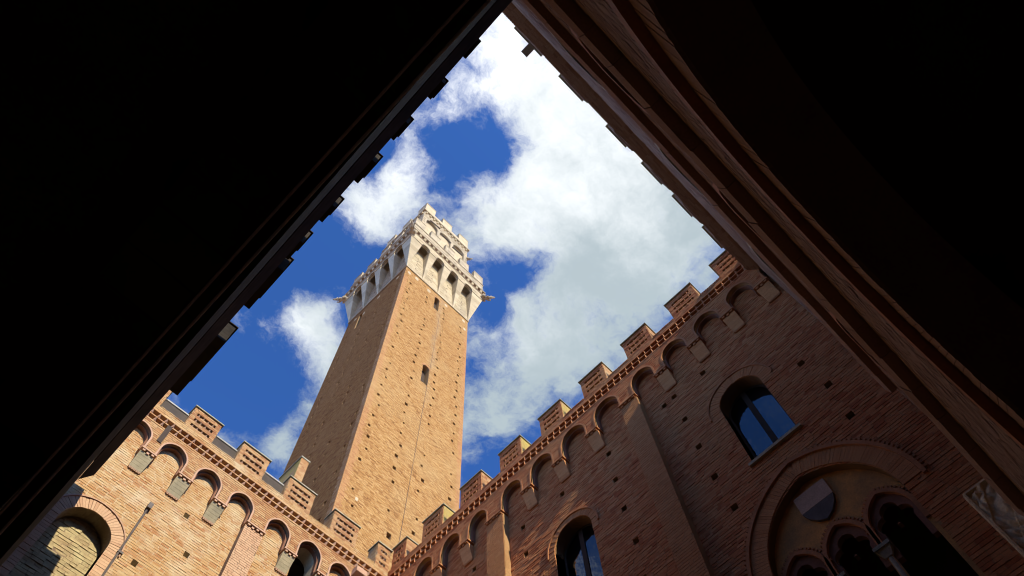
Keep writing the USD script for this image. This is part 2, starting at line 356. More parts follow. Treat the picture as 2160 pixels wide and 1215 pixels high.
def bricks(region, face, course=.088, stretch=.29, gap=.014, deep=.03, jit=.006, pink=None, bias=0.0, spread=1.0, corner=.004):
    """Every brick of a wall face in running bond with headers, cut at the region's edges. Returns (n x 8 x 3 boxes, n tones, list of cut pieces)."""
    u0, z0, u1, z1 = region.bounds
    rows = int(math.ceil((z1 - z0) / course))
    R = []
    for i in range(rows):
        u = u0 - rng.uniform(0, stretch)
        n = int((u1 - u0) / (stretch * .72)) + 4
        lens = stretch * rng.choice([1.0, .92, 1.08, .5, .55], n, p=[.3, .2, .15, .2, .15])
        e = u + np.concatenate([[0], np.cumsum(lens)])
        zz = z0 + i * course
        R.append(np.stack([e[:-1] + gap / 2, np.full(n, zz + gap / 2), e[1:] - gap / 2, np.full(n, zz + course - gap / 2)], 1))
    R = np.vstack(R)
    R = R[(R[:, 2] > u0) & (R[:, 0] < u1) & (R[:, 1] < z1)]
    B = shapely.box(R[:, 0], R[:, 1], R[:, 2], R[:, 3])
    shapely.prepare(region)
    inside = shapely.contains(region, B)
    part = shapely.intersects(region, B) & ~inside
    Rin = R[inside]
    n = len(Rin)
    V = np.zeros((n, 8, 3))
    dd = face + rng.uniform(-jit, jit, n)
    cj = rng.uniform(-corner, corner, (n, 4))
    zj = rng.uniform(-.004, .004, (n, 4)); uj = rng.uniform(-.006, .006, (n, 4))
    for k, (a, b) in enumerate(((0, 1), (2, 1), (2, 3), (0, 3))):
        V[:, k, 0] = Rin[:, a]; V[:, k, 2] = Rin[:, b]; V[:, k, 1] = face - deep
        V[:, k + 4, 0] = Rin[:, a] + uj[:, k]; V[:, k + 4, 2] = Rin[:, b] + zj[:, k]; V[:, k + 4, 1] = dd + cj[:, k]
    tone = np.stack([np.clip(rng.random(n) * spread + bias, 0, 1), rng.random(n), np.zeros(n)], 1)
    if pink is not None:
        tone[:, 2] = pink(V[:, 4:, 0].mean(1), V[:, 4:, 2].mean(1))
    cut = G()
    for b in B[part]:
        q = region.intersection(b)
        for g in getattr(q, 'geoms', [q]):
            if g.geom_type == 'Polygon' and g.area > .2 * course * stretch * .5 and len(g.interiors) == 0:
                t = [rng.random() * spread + bias, rng.random(), 0.0]
                if pink is not None:
                    c = g.centroid; t[2] = float(pink(np.array([c.x]), np.array([c.y]))[0])
                cut.prism(g, face - deep, face + rng.uniform(-jit, jit), t)
    return V, tone, cut


BF = np.array([(4, 7, 6, 5), (0, 4, 5, 1), (1, 5, 6, 2), (2, 6, 7, 3), (3, 7, 4, 0)])


def brick_parts(parent, V, tone, cut, mat, fr, single=0, name='brick', rest='brickwork'):
    """The bricks that show largest in the photograph as parts of their own, the rest joined."""
    n = len(V)
    pick = np.zeros(n, bool)
    if single:
        W = fr(V.reshape(-1, 3)).reshape(n, 8, 3)
        c = W[:, 4:].mean(1)
        zc = c @ FWD
        x, y = 1080 + 1562.71 * (c @ RIGHT) / zc, 607.5 - 1562.71 * (c @ UP) / zc
        lenpx = np.linalg.norm(W[:, 4] - W[:, 5], axis=1) / zc
        ok = (x > 40) & (x < 2130) & (y > 10) & (y < 1200) & (zc > 0) & (LINE_OF_SIGHT(x, y))
        score = np.where(ok, lenpx, -1)
        pick[np.argsort(-score)[:single]] = True
        pick &= ok
    for i in np.nonzero(pick)[0]:
        put(parent, name, G().add(V[i], BF, tone[i]), mat, fr)
    g = G()
    k = int((~pick).sum())
    if k:
        v = V[~pick].reshape(-1, 3)
        f = (BF[None] + 8 * np.arange(k)[:, None, None]).reshape(-1, 4)
        g.add(v, f, np.repeat(tone[~pick], 8, 0))
    if cut.n:
        g.add(*cut.get())
    if g.n:
        put(parent, rest, g, mat, fr, kind='stuff')


def LINE_OF_SIGHT(x, y):
    return (y - 805 > (370 - x) * 1.18) | (x > 370)


def tri(uc, w, d0, d1, z0, z1, tone=(.5, .5, 0)):
    return G().plan(Polygon([(uc - w, d0), (uc + w, d0), (uc, d1)]), z0, z1, tone)


# ------------------------------------------------------------------ one crenellated wing of the court
Z_CAP, Z_FRIEZE0, Z_FRIEZE1, Z_FOOT, Z_TOP = 20.13, 21.38, 21.94, 22.2, 23.43
REC = .28


def wing(T, fr, u0, u1, zlow, zbrick, corbels, merlons, openings, holes, mats, singles=300, detail=True, stone_corbel=True, thick=.5, grass=False, open_arches=(), teeth_parts=True,
         recess_depth=REC, skip_holes=(), merlon_out=None, low_mat='lower_brick', wall_open=None, plain=False):
    m = -recess_depth
    B = mats
    # arches sit between the corbel caps
    gaps = [(corbels[i][1], corbels[i + 1][0]) for i in range(len(corbels) - 1)]
    outer = [arch((a + b) / 2, (b - a) / 2 + .035, Z_CAP - .001, 20.62, .06) for a, b in gaps]
    inner = [arch((a + b) / 2, (b - a) / 2 - .02, Z_CAP - .001, 20.62, .05) for a, b in gaps]
    H = [sbox(u - .085, z - .1, u + .085, z + .1) for u, z in holes]
    through = [arch((gaps[k][0] + gaps[k][1]) / 2, (gaps[k][1] - gaps[k][0]) / 2 - .02, 18.4, 20.62, .05) for k in open_arches]
    solid = sbox(u0, zlow, u1, 21.3)
    cuts = unary_union(list(openings) + H + through + ([wall_open] if wall_open is not None else [])) if (openings or H or through or wall_open is not None) else Polygon()
    wall_poly = solid.difference(cuts)
    up, low = wall_poly.intersection(sbox(u0, zbrick, u1, 30)), wall_poly.intersection(sbox(u0, zlow, u1, zbrick))
    wall = put(T, 'main_wall', G().prism(up, m - thick, m - B.get('joint', .009)), B['mortar'], fr)
    put(T, 'lower_wall', G().prism(low, m - thick, m - .002), low_mat, fr)
    if H:
        g = G()
        for u, z in holes:
            g.box(u - .12, u + .12, m - thick - .06, m - thick + .001 - .05, z - .14, z + .14)
        put(T, 'hole_back', g, 'dark_interior', fr, kind='stuff')
    if detail:
        V, t, c = bricks(up.buffer(-.001), m, jit=B.get('jit', .005), corner=B.get('corner', .004))
        brick_parts(wall, V, t, c, B['brick'], fr, singles)
    if plain:
        put(T, 'overhang', G().hull([(u, d, z) for u in (u0, u1) for d, z in ((m, 20.9), (m + .02, 20.9), (0, 21.4), (0, 21.42), (m, 21.42))]).box(u0, u1, m, -.012, 21.421, Z_FRIEZE1), B['soffit'], fr)
        if detail:
            V, t, c = bricks(sbox(u0, 21.425, u1, Z_FRIEZE1), 0, jit=.012)
            brick_parts(wall, V, t, c, B['brick'], fr, 0, rest='overhang_bricks')
            g = G()
            for k in range(6):   # oversailing courses step the wall outward
                za, da = 20.86 + .088 * k, m + .02 + (-m - .03) * (k + .6) / 6
                u = u0
                while u < u1 - .05:
                    L = rng.choice([.29, .27, .15])
                    g.box(u + .005, min(u + L - .005, u1), m - .02, da + .045 + rng.uniform(-.008, .008), za + .006, za + .084, (rng.random(), .5, 0)); u += L
            put(wall, 'oversailing_course', g, B['brick'], fr, kind='stuff')
    else:
        _arch_table(T, fr, u0, u1, m, outer, inner, corbels, B, detail, zlow, zbrick, teeth_parts)
    _parapet(T, fr, u0, u1, merlons, B, detail, grass)
    return wall


def _arch_table(T, fr, u0, u1, m, outer, inner, corbels, B, detail, zlow, zbrick, teeth_parts):
    # two orders, the inner one set back
    ends = sbox(u0, Z_CAP, u1, Z_FRIEZE0)
    op = ends.difference(unary_union(outer)); ip = ends.difference(unary_union(inner))
    tab = put(T, 'arch_table', G().prism(op, -.13, -.012), B['mortar2'], fr)
    put(tab, 'inner_order', G().prism(ip, m, -.131), B['soffit'], fr)
    rings = unary_union([o.buffer(.055) for o in outer])
    if detail:
        V, t, c = bricks(op.difference(rings).buffer(-.001), 0, gap=.014, jit=.004)
        brick_parts(tab, V, t, c, B['brick2'], fr, 0)
    for o in outer:
        r = o.buffer(.058).difference(o).intersection(sbox(u0, Z_CAP + .001, u1, 30))
        put(tab, 'arch_ring', G().prism(r, -.06, .012), B['trim'], fr)
    # corbels
    for ci, (a, b, pil) in enumerate(corbels):
        w = b - a
        c = put(T, 'corbel', G().box(a, b, m - .01, .055, Z_CAP - .055, Z_CAP - .002), B['trim'], fr)
        g = G()
        k = max(3, int(w / .15))
        for j in range(k):
            uu = a + .03 + (w - .06) * (j + .5) / k
            g.box(uu - .045, uu + .045, m, .035 - .02 * (j % 2), Z_CAP - .13 - .025 * (j % 2), Z_CAP - .056)
        put(c, 'bracket_row', g, B['trim'], fr)
        if pil:
            zp = max(zlow, pil)
            reg = sbox(a + .02, zp, b - .02, Z_CAP - .135)
            pth = put(T, 'pilaster', G().prism(reg, m - .012, -.034), B['mortar2'], fr)
            if detail:
                V, t, cc = bricks(sbox(a + .02, max(zp, zbrick), b - .02, Z_CAP - .14), -.02, stretch=.26, gap=.013, jit=.002, corner=.001)
                brick_parts(pth, V, t, cc, B['pil'], fr, 0)
        else:
            zs = np.linspace(Z_CAP - .135, 19.44, 6)
            for j in range(5):
                za, zb2 = zs[j] - .004, zs[j + 1] + .004
                da, db = -.012 - .042 * j, -.012 - .042 * (j + 1)
                e0, e1 = a + .035 + .004 * j, b - .035 - .004 * j
                put(c, 'corbel_stone', G().hull([(u, d, z) for u in (e0, e1) for d, z in ((m - .005, za), (da, za), (db, zb2), (m - .005, zb2))], (rng.random(), .5, 0)), B['corbel'], fr)
            g = G().box(a + .05, b - .05, m, -.225, 19.41, 19.44)
            for j in range(5):
                uu = a + .07 + (w - .14) * (j + .5) / 5
                g.box(uu - .03, uu + .03, m, -.232, 19.37, 19.411)
            put(c, 'bottom_moulding', g, B['trim'], fr)
    # frieze of dog-tooth bricks
    fz = put(T, 'frieze', G().box(u0, u1, m, -.2, Z_FRIEZE0 + .001, Z_FRIEZE1), B['soffit'], fr)
    for za, zb2, dd in ((Z_FRIEZE0 - .02, 21.425, .012), (21.63, 21.68, .012), (21.885, Z_FRIEZE1, .016)):
        g = G()
        if detail:
            for a in np.arange(u0, u1, .31):
                g.box(a + .004, min(a + .306, u1), -.2, dd + rng.uniform(-.004, .004), za + rng.uniform(0, .004), zb2, (rng.random(), .5, 0))
        else:
            g.box(u0, u1, -.2, dd, za, zb2)
        put(fz, 'string_course', g, B['brick2'] if detail else B['trim'], fr, kind='stuff' if detail else None)
    per = .275
    if teeth_parts:
        for za, zb2 in ((21.44, 21.615), (21.695, 21.87)):
            off = rng.uniform(0, .1)
            for uc in np.arange(u0 + per / 2 + off, u1 - per / 2, per):
                put(fz, 'dogtooth', tri(uc, .1, -.199, B.get('tip', .05), za, zb2, (rng.random(), .5, 0)), B['trim'], fr)
    else:
        g = G()
        for za, zb2 in ((21.44, 21.615), (21.695, 21.87)):
            for uc in np.arange(u0 + per / 2, u1 - per / 2, per):
                g.add(*tri(uc, .105, -.199, .005, za, zb2).get())
        put(fz, 'dogtooth_row', g, B['trim'], fr, kind='stuff')


def _parapet(T, fr, u0, u1, merlons, B, detail, grass):
    pp = put(T, 'parapet', G().box(u0, u1, -.56, -.014, Z_FRIEZE1 + .001, Z_FOOT), B['mortar2'], fr)
    if detail:
        V, t, c = bricks(sbox(u0, Z_FRIEZE1 + .004, u1, Z_FOOT), -.002, jit=.004)
        brick_parts(pp, V, t, c, B['brick'], fr, 0)
    g = G()
    for a in np.arange(u0, u1, .075):
        if any(p[0] - .01 < a + .035 < p[1] + .01 for p in merlons):
            continue
        h = Z_FOOT + rng.uniform(.055, .085)
        g.hull([(u, d, z) for u in (a + .004, a + .071) for d, z in ((-.5, Z_FOOT + .001), (-.5, h), (-.03, h), (.012, h - .03), (.012, Z_FOOT + .001))], (rng.random(), .5, 0))
    if g.n:
        put(pp, 'rowlock_course', g, B['brick'] if detail else B['trim'], fr, kind='stuff')
    for mi, q in enumerate(merlons):
        a, b = q[0] + rng.uniform(-.02, .02), q[1] + rng.uniform(-.02, .02)
        out = q[2] if len(q) > 2 else 0.0
        za = Z_FOOT + .001
        slots = [sbox(a + .17, zt - .14, b - .17, zt) for zt in (23.13, 22.81, 22.49)] if b - a > .6 else [sbox(a + .12, zt - .14, b - .12, zt) for zt in (23.13, 22.81, 22.49)]
        face = sbox(a, za, b, 23.36)
        fp = face.difference(unary_union(slots))
        mp = put(T, 'merlon', G().prism(fp, out - .12, out - .012).box(a + .001, b - .001, -.56, out - .121, za, 23.358), B['mortar2'], fr)
        if detail:
            V, t, c = bricks(fp.buffer(-.001), out, stretch=.26, gap=.012, jit=.004, corner=.003, bias=rng.uniform(-.25, .2))
            brick_parts(mp, V, t, c, B['brick2'], fr, 0)
            # courses of the merlon's ends
            g = G()
            for z in np.arange(za, 23.33, .095):
                for s, uu in ((-1, a), (1, b)):
                    x0, x1 = sorted((uu, uu + s * .012))
                    d = -.55
                    while d < -.1:
                        L = rng.choice([.13, .25])
                        g.box(x0, x1, d + .006, min(d + L, -.012), z + .006, min(z + .089, 23.35), (rng.random(), .5, 0)); d += L
            put(mp, 'end_course', g, q[3] if len(q) > 3 else B['brick'], fr, kind='stuff')
            for s in slots:
                x0, z0, x1, z1 = s.bounds
                nt = max(2, int(round((x1 - x0) / .205)))
                for j in range(nt):
                    put(mp, 'dogtooth', tri(x0 + (x1 - x0) * (j + .5) / nt, .058, out - .119, out + .004, z0 + .001, z1 - .001, (rng.random(), .5, 0)), B['trim'], fr)
        put(mp, 'coping', G().hull([(u, d, z) for u in (a - .05, b + .05) for d in (-.6, out + .05) for z in (23.361, 23.405)] + [(u, d, Z_TOP) for u in (a - .03, b + .03) for d in (-.58, out + .035)]), B.get('coping', 'coping_stone'), fr)
        if grass:
            g = G()
            for _ in range(60):
                uu, d, h, s = rng.uniform(a, b), rng.uniform(-.1, .03), rng.uniform(.03, .11), rng.uniform(-.03, .03)
                g.add([(uu - .006, d, 23.42), (uu + .006, d, 23.42), (uu + s, d + rng.uniform(-.02, .02), 23.42 + h)], [(0, 1, 2)])
            put(mp, 'grass', g, 'dry_grass', fr, kind='stuff')


def window(T, fr, uc, w, zsill, zs, e, ring, d, depth, kind, brick, mortar, trim, spring_down=.0):
    """An arched window in a wall face at d: brick surround, reveal, frame and panes (or a blind back)."""
    o = arch(uc, w, zsill, zs, e)
    big = arch(uc, w + .05, zsill - .05, zs, e)
    W = put(T, 'window', G().prism(big.difference(o), d - depth, d - .016), mortar, fr)
    g = ring_bricks(G(), uc, w + .004, w + ring, zs, e, d - .1, d + .018, zb=zs - .3 if spring_down == 0 else zsill)
    put(W, 'brick_surround', g, brick, fr)
    hood = arch(uc, w + ring + .045, zs - .1, zs, e).difference(arch(uc, w + ring + .004, zs - .2, zs, e))
    put(W, 'hood', G().prism(hood, d - .02, d + .05), trim, fr)
    if kind == 'blind':
        back = G().prism(big, d - depth - .1, d - depth - .001)
        put(W, 'blind_back', back, 'dark_mortar', fr)
        V, t, c = bricks(o.buffer(-.002), d - depth + .02, course=.11, stretch=.36, jit=.016, corner=.012)
        brick_parts(W, V, t, c, 'blind_masonry', fr, 0, rest='rough_masonry')
        return W
    fw = .055
    fd = d - depth + .12
    io = arch(uc, w - fw, zsill + .06, zs, e)
    bars = unary_union([sbox(uc - .075, zsill, uc + .075, zs + w + e)]).intersection(o)
    put(W, 'frame', G().prism(o.difference(io).union(bars), fd - .06, fd), 'dark_timber', fr)
    for s in (-1, 1):
        pane = io.intersection(sbox(uc + (.076 if s > 0 else -w), zsill, uc + (w if s > 0 else -.076), zs + 2 * w))
        put(W, 'pane', G().prism(pane.buffer(-.002), fd - .035, fd - .029), 'pane', fr)
    put(W, 'dark_room', G().prism(big.buffer(.3).difference(o), fd - .7, fd - .061).prism(big.buffer(.3), fd - .75, fd - .701), 'dark_interior', fr)
    put(W, 'sill', G().box(uc - w - .1, uc + w + .1, d - depth + .1, d + .08, zsill - .09, zsill - .002), 'grey_stone', fr)
    return W


# ------------------------------------------------------------------ ground
gp = numbered('/World', 'ground')
_g = usdkit.mesh(stage, gp, (np.array([(-600, -600, GROUND), (600, -600, GROUND), (600, 600, GROUND), (-600, 600, GROUND)], float), np.array([(0, 1, 2), (0, 2, 3)])), M['paving'])
tag(_g.GetPrim(), 'dim brick paving of the courtyard floor', 'paving', kind='structure')

XB, YA = 10.792, 16.117
# ------------------------------------------------------------------ wing A: the sunlit one, below left
frA = lambda p: np.stack([p[:, 0], YA - p[:, 1], p[:, 2]], 1)
TA = thing('palace_wing', (5, YA, GROUND), 'sunlit tan brick wing with battlements and arched corbel table at lower left', 'building')
capsA = [(-.22, .33, 0), (1.13, 1.66, 0), (2.48, 3.02, 0), (3.82, 4.34, 0), (5.12, 5.86, 10.), (6.64, 7.17, 0), (7.98, 8.5, 0), (9.3, 9.84, 0), (10.6, 10.9, 0)]
merA = [(-.35, .78)] + [(1.736 + 2.1027 * i, 1.736 + 2.1027 * i + 1.13) for i in range(4)] + [(10.16, 10.77)]
matsA = dict(mortar='pale_mortar', mortar2='dark_mortar', brick='warm_brick', brick2='orange_brick', pil='peach_brick', trim='arch_trim', soffit='soffit_brick', corbel='grey_stone')
winA = arch(1.33, .74, 13.0, 16.55)
holesA = [(3.45, 19.12), (4.02, 17.86), (6.2, 18.35), (2.9, 16.6), (5.0, 16.55), (6.3, 17.1), (7.6, 18.6), (8.9, 18.5)]
wing(TA, frA, -.6, XB + .27, GROUND, 14.3, capsA, merA, [winA], holesA, matsA, grass=True, open_arches=(5,))
window(TA, frA, 1.33, .74, 13.0, 16.55, 0, .36, -REC, .45, 'blind', 'peach_brick', 'soffit_brick', 'arch_trim', spring_down=1)
put(TA, 'loft_back', G().box(6.6, 8.6, -1.6, -1.5, 18, 21.2).box(6.6, 6.7, -1.5, -.79, 18, 21.2).box(8.5, 8.6, -1.5, -.79, 18, 21.2).box(6.7, 8.5, -1.5, -.79, 21.1, 21.2).box(6.7, 8.5, -1.5, -.79, 18, 18.1), 'dark_interior', frA)
for a, b in ((merA[0][1], merA[1][0]), (merA[1][1], merA[2][0]), (merA[2][1], merA[3][0])):
    q = put(TA, 'eave', G().hull([(u, d, z) for u in (a + .002, b - .002) for d, z in ((-.2, 22.3), (-.26, 22.3), (-.3, 23.08), (-.36, 23.08))]), 'eave_board', frA)
    put(q, 'flashing', G().box(a + .002, b - .002, -.5, -.27, 23.081, 23.15), 'lead_grey', frA)
put(TA, 'roof_slab', G().box(-.6, XB + 6, -6, -.96, 21.0, 21.4), 'eave_board', frA)
# conduit with its box, the square rain spout, and a dark block for a shaded slot
c = put(TA, 'conduit', G().tube((2.37, -.24, 18.45), (2.42, -.24, 10), .032), 'iron', frA)
put(c, 'junction_box', G().box(2.31, 2.44, -.275, -.15, 18.4, 18.62), 'iron', frA)
put(c, 'clip', G().box(2.34, 2.5, -.275, -.2, 16.55, 16.62), 'iron', frA)
put(TA, 'rain_spout', G().hull([(9.3, -.01, 20.85), (9.75, -.01, 20.85), (9.3, -.01, 21.2), (9.75, -.01, 21.2), (9.3, .3, 20.95), (9.75, .3, 20.95), (9.3, .3, 21.18), (9.75, .3, 21.18)]), 'arch_trim', frA)
put(TA, 'dark_slot_block', G().hull([(1.36, .0, 20.72), (1.52, .0, 20.72), (1.36, .1, 21.56), (1.52, .1, 21.56), (1.36, 0, 21.56), (1.52, 0, 21.56), (1.36, .03, 20.72), (1.52, .03, 20.72)]), 'dark_interior', frA)  # raised block standing for a recess; its shade is put into the dark colour

# ------------------------------------------------------------------ wing B: the shaded one, on the right
frB = lambda p: np.stack([XB - p[:, 1], p[:, 0], p[:, 2]], 1)
TB = thing('palace_wing', (XB, 7.5, GROUND), 'shaded red brick wing with battlements, blue-glazed window and gothic window on the right', 'building')
capsB = [(-2.1, -1.6, 0), (-.82, -.3, 0), (.48, .99, 0), (1.78, 2.29, 0), (3.1, 3.61, 0), (4.39, 5.07, 6.), (5.99, 6.5, 0), (7.45, 7.96, 0), (8.85, 9.36, 0), (10.2, 10.98, 6.), (11.77, 12.28, 0), (13.12, 13.63, 0), (14.47, 14.98, 0), (15.8, 16.3, 0)]
merB = [(15.249 - 2.0277 * i, 15.249 - 2.0277 * i + (1.08 if i else .72), 0.0, 'lichen_brick' if i in (1, 3, 4) else 'orange_brick') for i in range(9)]
matsB = dict(mortar='red_mortar', mortar2='red_mortar', brick='red_brick', brick2='red_brick', pil='dull_red_brick', trim='red_trim', soffit='soffit_brick', corbel='dull_red_brick', jit=.008, corner=.004, joint=.011, tip=.028)
w1 = arch(1.82, .65, 14.45, 16.85); w2 = arch(7.83, .70, 14.45, 16.78)
gothic = arch(1.80, 1.5, 8.0, 11.3, .4, n=16)
holesB = []
for z in (20.1, 18.95, 17.66, 16.29, 14.97, 13.72, 12.36, 11.05, 9.7):
    for y in (9.6, 8.03, 6.02, 3.38, .09, 11.8, 13.5):
        yy, zz = y + rng.uniform(-.08, .08), z + rng.uniform(-.05, .05)
        if z > 20 and y not in (6.02,) or (y == 8.03 and z < 18.5) or (y in (3.38,) and z < 14 and z < 13.5) or (y == .09 and z > 16.5):
            continue
        holesB.append((yy, zz))
holesB += [(2.35, 18.92), (4.12 - .3, 18.94), (-.42, 11.05)]
P = shapely.points([h[0] for h in holesB], [h[1] for h in holesB])
bad = unary_union([gothic.buffer(.75), w1.buffer(.5), w2.buffer(.45)] + [sbox(a - .15, 0, b + .15, 20.2) for a, b, p in capsB if p])
holesB = [h for h, q in zip(holesB, P) if not bad.contains(q)]
wing(TB, frB, -1.3, YA + .25, GROUND, 7.6, capsB, merB, [w1, w2, gothic], holesB, matsB, low_mat='lower_red_brick')
window(TB, frB, 1.82, .65, 14.45, 16.85, 0, .33, -REC, .5, 'glazed', 'dull_red_brick', 'soffit_brick', 'red_trim')
window(TB, frB, 7.83, .70, 14.45, 16.78, 0, .22, -REC, .5, 'glazed', 'dull_red_brick', 'soffit_brick', 'red_trim')
# the three-light gothic window
GW = put(TB, 'gothic_window', G().prism(arch(1.8, 1.56, 8, 11.3, .4, 16).difference(gothic), -REC - .5, -REC - .016), 'red_mortar', frB)
put(GW, 'brick_surround', ring_bricks(G(), 1.8, 1.504, 1.90, 11.3, .48, -REC - .1, -REC + .02, gap=.005, jit=.003), 'dull_red_brick', frB)
hood = arch(1.8, 1.99, 11.2, 11.3, .5, 16).difference(arch(1.8, 1.905, 11.1, 11.3, .48, 16))
put(GW, 'hood', G().prism(hood, -REC - .02, -REC + .07), 'red_trim', frB)
g = ring_bricks(G(), 1.8, 1.995, 2.06, 11.3, .51, -REC - .02, -REC + .04, step=.11, gap=.05)
put(GW, 'dentil_band', g, 'red_trim', frB, kind='stuff')


def trefoil(uc, w, zb, zs):
    top = zs + w * 1.25
    c = [shapely.Point(uc - w * .45, zs + w * .1).buffer(w * .5), shapely.Point(uc + w * .45, zs + w * .1).buffer(w * .5), shapely.Point(uc, zs + w * .72).buffer(w * .46),
         Polygon([(uc - w * .2, zs + w * .9), (uc + w * .2, zs + w * .9), (uc, top)]), sbox(uc - w * .82, zb, uc + w * .82, zs - w * .25)]
    return unary_union(c).intersection(arch(uc, w, zb, zs, w * .45))


lights = [(2.78, .43), (1.8, .43), (.82, .43)]
tymp = gothic.difference(unary_union([arch(u, w, 8.0, 11.08, .24) for u, w in lights]))
dT = -REC - .2
put(GW, 'tympanum', G().prism(tymp.buffer(-.002), dT - .15, dT), 'ochre_plaster', frB)
for u, w in lights:
    L = put(GW, 'lancet_arch', G().prism(arch(u, w + .09, 10.6, 11.08, .24).difference(arch(u, w, 10.5, 11.08, .24)), dT - .1, dT + .05), 'red_trim', frB)
    put(L, 'trefoil_head', G().prism(arch(u, w - .002, 10.3, 11.08, .24).difference(trefoil(u, w - .04, 10.3, 11.0)), dT - .16, dT - .03), 'soffit_brick', frB)
    g = ring_bricks(G(), u, w + .1, w + .15, 11.08, .26, dT - .02, dT + .03, step=.08, gap=.04)
    put(L, 'dentil_band', g, 'red_trim', frB, kind='stuff')
for u in (2.29, 1.31):
    cl = put(GW, 'colonnette', G().tube((u, dT - .05, 8.2), (u, dT - .05, 10.42), .065, 14), 'coping_stone', frB)
    put(cl, 'capital', G().hull([(u + s * a, dT - .05 + t * a, z) for s in (-1, 1) for t in (-1, 1) for a, z in ((.075, 10.42), (.15, 10.58))]).box(u - .17, u + .17, dT - .22, dT + .12, 10.581, 10.66), 'coping_stone', frB)
sh = Polygon([(2.2, 12.88), (1.43, 12.88), (1.43, 12.4), (1.5, 12.2), (1.64, 12.03), (1.815, 11.93), (1.99, 12.03), (2.13, 12.2), (2.2, 12.4)])
S = put(GW, 'shield', G().prism(sh.intersection(sbox(1, 12.4, 3, 14)), dT + .002, dT + .07), 'shield_white', frB)
put(S, 'shield_lower_half', G().prism(sh.intersection(sbox(1, 11, 3, 12.398)), dT + .002, dT + .065), 'shield_black', frB)
put(GW, 'dark_room', G().box(0, 3.6, dT - 1.5, dT - 1.4, 8, 13.4).box(0, .1, dT - 1.4, dT - .4, 8, 13.4).box(3.5, 3.6, dT - 1.4, dT - .4, 8, 13.4).box(.1, 3.5, dT - 1.4, dT - .4, 13.2, 13.4).box(.1, 3.5, dT - 1.4, dT - .4, 7.9, 8.0), 'dark_interior', frB)
# carved panel in the corner by the arcade wall
gu, gz = np.meshgrid(np.linspace(-.86, -.30, 46), np.linspace(8.3, 10.25, 120), indexing='ij')
rel = .05 * np.abs(np.sin(9 * gu + 5 * np.sin(3.1 * gz)) * np.cos(6.5 * gz + 3 * np.sin(7 * gu))) + .03 * meshkit.fbm(np.stack([gu * 9, gz * 9, gz * 0], -1), 4) + .03 * (np.sin(13 * (gu + .4 * gz)) > .6)
edge = np.minimum(np.minimum(gu + .86, -.30 - gu), np.minimum(gz - 8.3, 10.25 - gz))
rel = np.where(edge < .05, .085, rel) * (edge > 0) + 0
pv = np.stack([gu, -REC + .08 + rel, gz], -1).reshape(-1, 3)
nz = 120
ii, jj = np.meshgrid(np.arange(45), np.arange(nz - 1), indexing='ij')
pf = np.stack([ii * nz + jj, (ii + 1) * nz + jj, (ii + 1) * nz + jj + 1, ii * nz + jj + 1], -1).reshape(-1, 4)
cp = put(TB, 'carved_panel', G().box(-.87, -.29, -REC, -REC + .079, 8.29, 10.26), 'carved_marble', frB)
put(cp, 'relief', G().add(pv, pf), 'carved_marble', frB)

# ------------------------------------------------------------------ wing D: the wall close behind the camera's right, seen at a grazing angle
YD = -.60
frD = lambda p: np.stack([p[:, 0], YD + p[:, 1], p[:, 2]], 1)
TD = thing('palace_wing', (5, YD, GROUND), 'dim brick wing seen steeply from below with a dark arcade arch at right', 'building')
capsD = [(-.6 + 1.43 * i, -.6 + 1.43 * i + .52, 0) for i in range(9)]
merD = [(.84, 1.9, .0), (2.8, 3.76, .03), (4.94, 5.79, .04), (6.59, 7.5, .03), (8.12, 9.0, .04), (9.63, 10.55, .03)]
arc1 = arch(2.7, 2.7, GROUND, 3.45, 0, n=24); arc2 = arch(8.35, 2.2, GROUND, 3.45, 0, n=20)
wD = [arch(1.9, .75, 13.4, 15.6, .2), arch(5.2, .75, 13.4, 15.6, .2), arch(8.4, .75, 13.4, 15.6, .2)]
wE = [arch(1.9, .8, 9.6, 11.2, .2), arch(5.2, .8, 9.6, 11.2, .2), arch(8.4, .8, 9.6, 11.2, .2)]
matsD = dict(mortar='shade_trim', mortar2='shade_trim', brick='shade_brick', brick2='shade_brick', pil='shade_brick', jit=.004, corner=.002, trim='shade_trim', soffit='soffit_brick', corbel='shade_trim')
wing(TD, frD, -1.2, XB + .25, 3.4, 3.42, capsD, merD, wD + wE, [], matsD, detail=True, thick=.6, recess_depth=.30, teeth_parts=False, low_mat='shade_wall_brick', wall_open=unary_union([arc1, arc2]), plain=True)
dm = -.30
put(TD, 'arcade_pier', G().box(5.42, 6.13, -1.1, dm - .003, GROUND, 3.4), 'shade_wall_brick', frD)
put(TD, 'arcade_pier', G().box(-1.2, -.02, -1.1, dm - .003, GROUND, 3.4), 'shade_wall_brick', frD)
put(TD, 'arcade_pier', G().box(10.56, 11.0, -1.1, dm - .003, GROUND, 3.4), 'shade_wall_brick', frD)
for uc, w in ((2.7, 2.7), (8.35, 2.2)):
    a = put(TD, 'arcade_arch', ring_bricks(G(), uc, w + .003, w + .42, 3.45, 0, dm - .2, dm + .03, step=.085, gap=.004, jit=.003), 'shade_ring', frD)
    put(a, 'hood', G().prism(arch(uc, w + .6, 3.2, 3.45, 0, 26).difference(arch(uc, w + .425, 3.0, 3.45, 0, 26)), dm - .05, dm + .13), 'red_trim', frD)
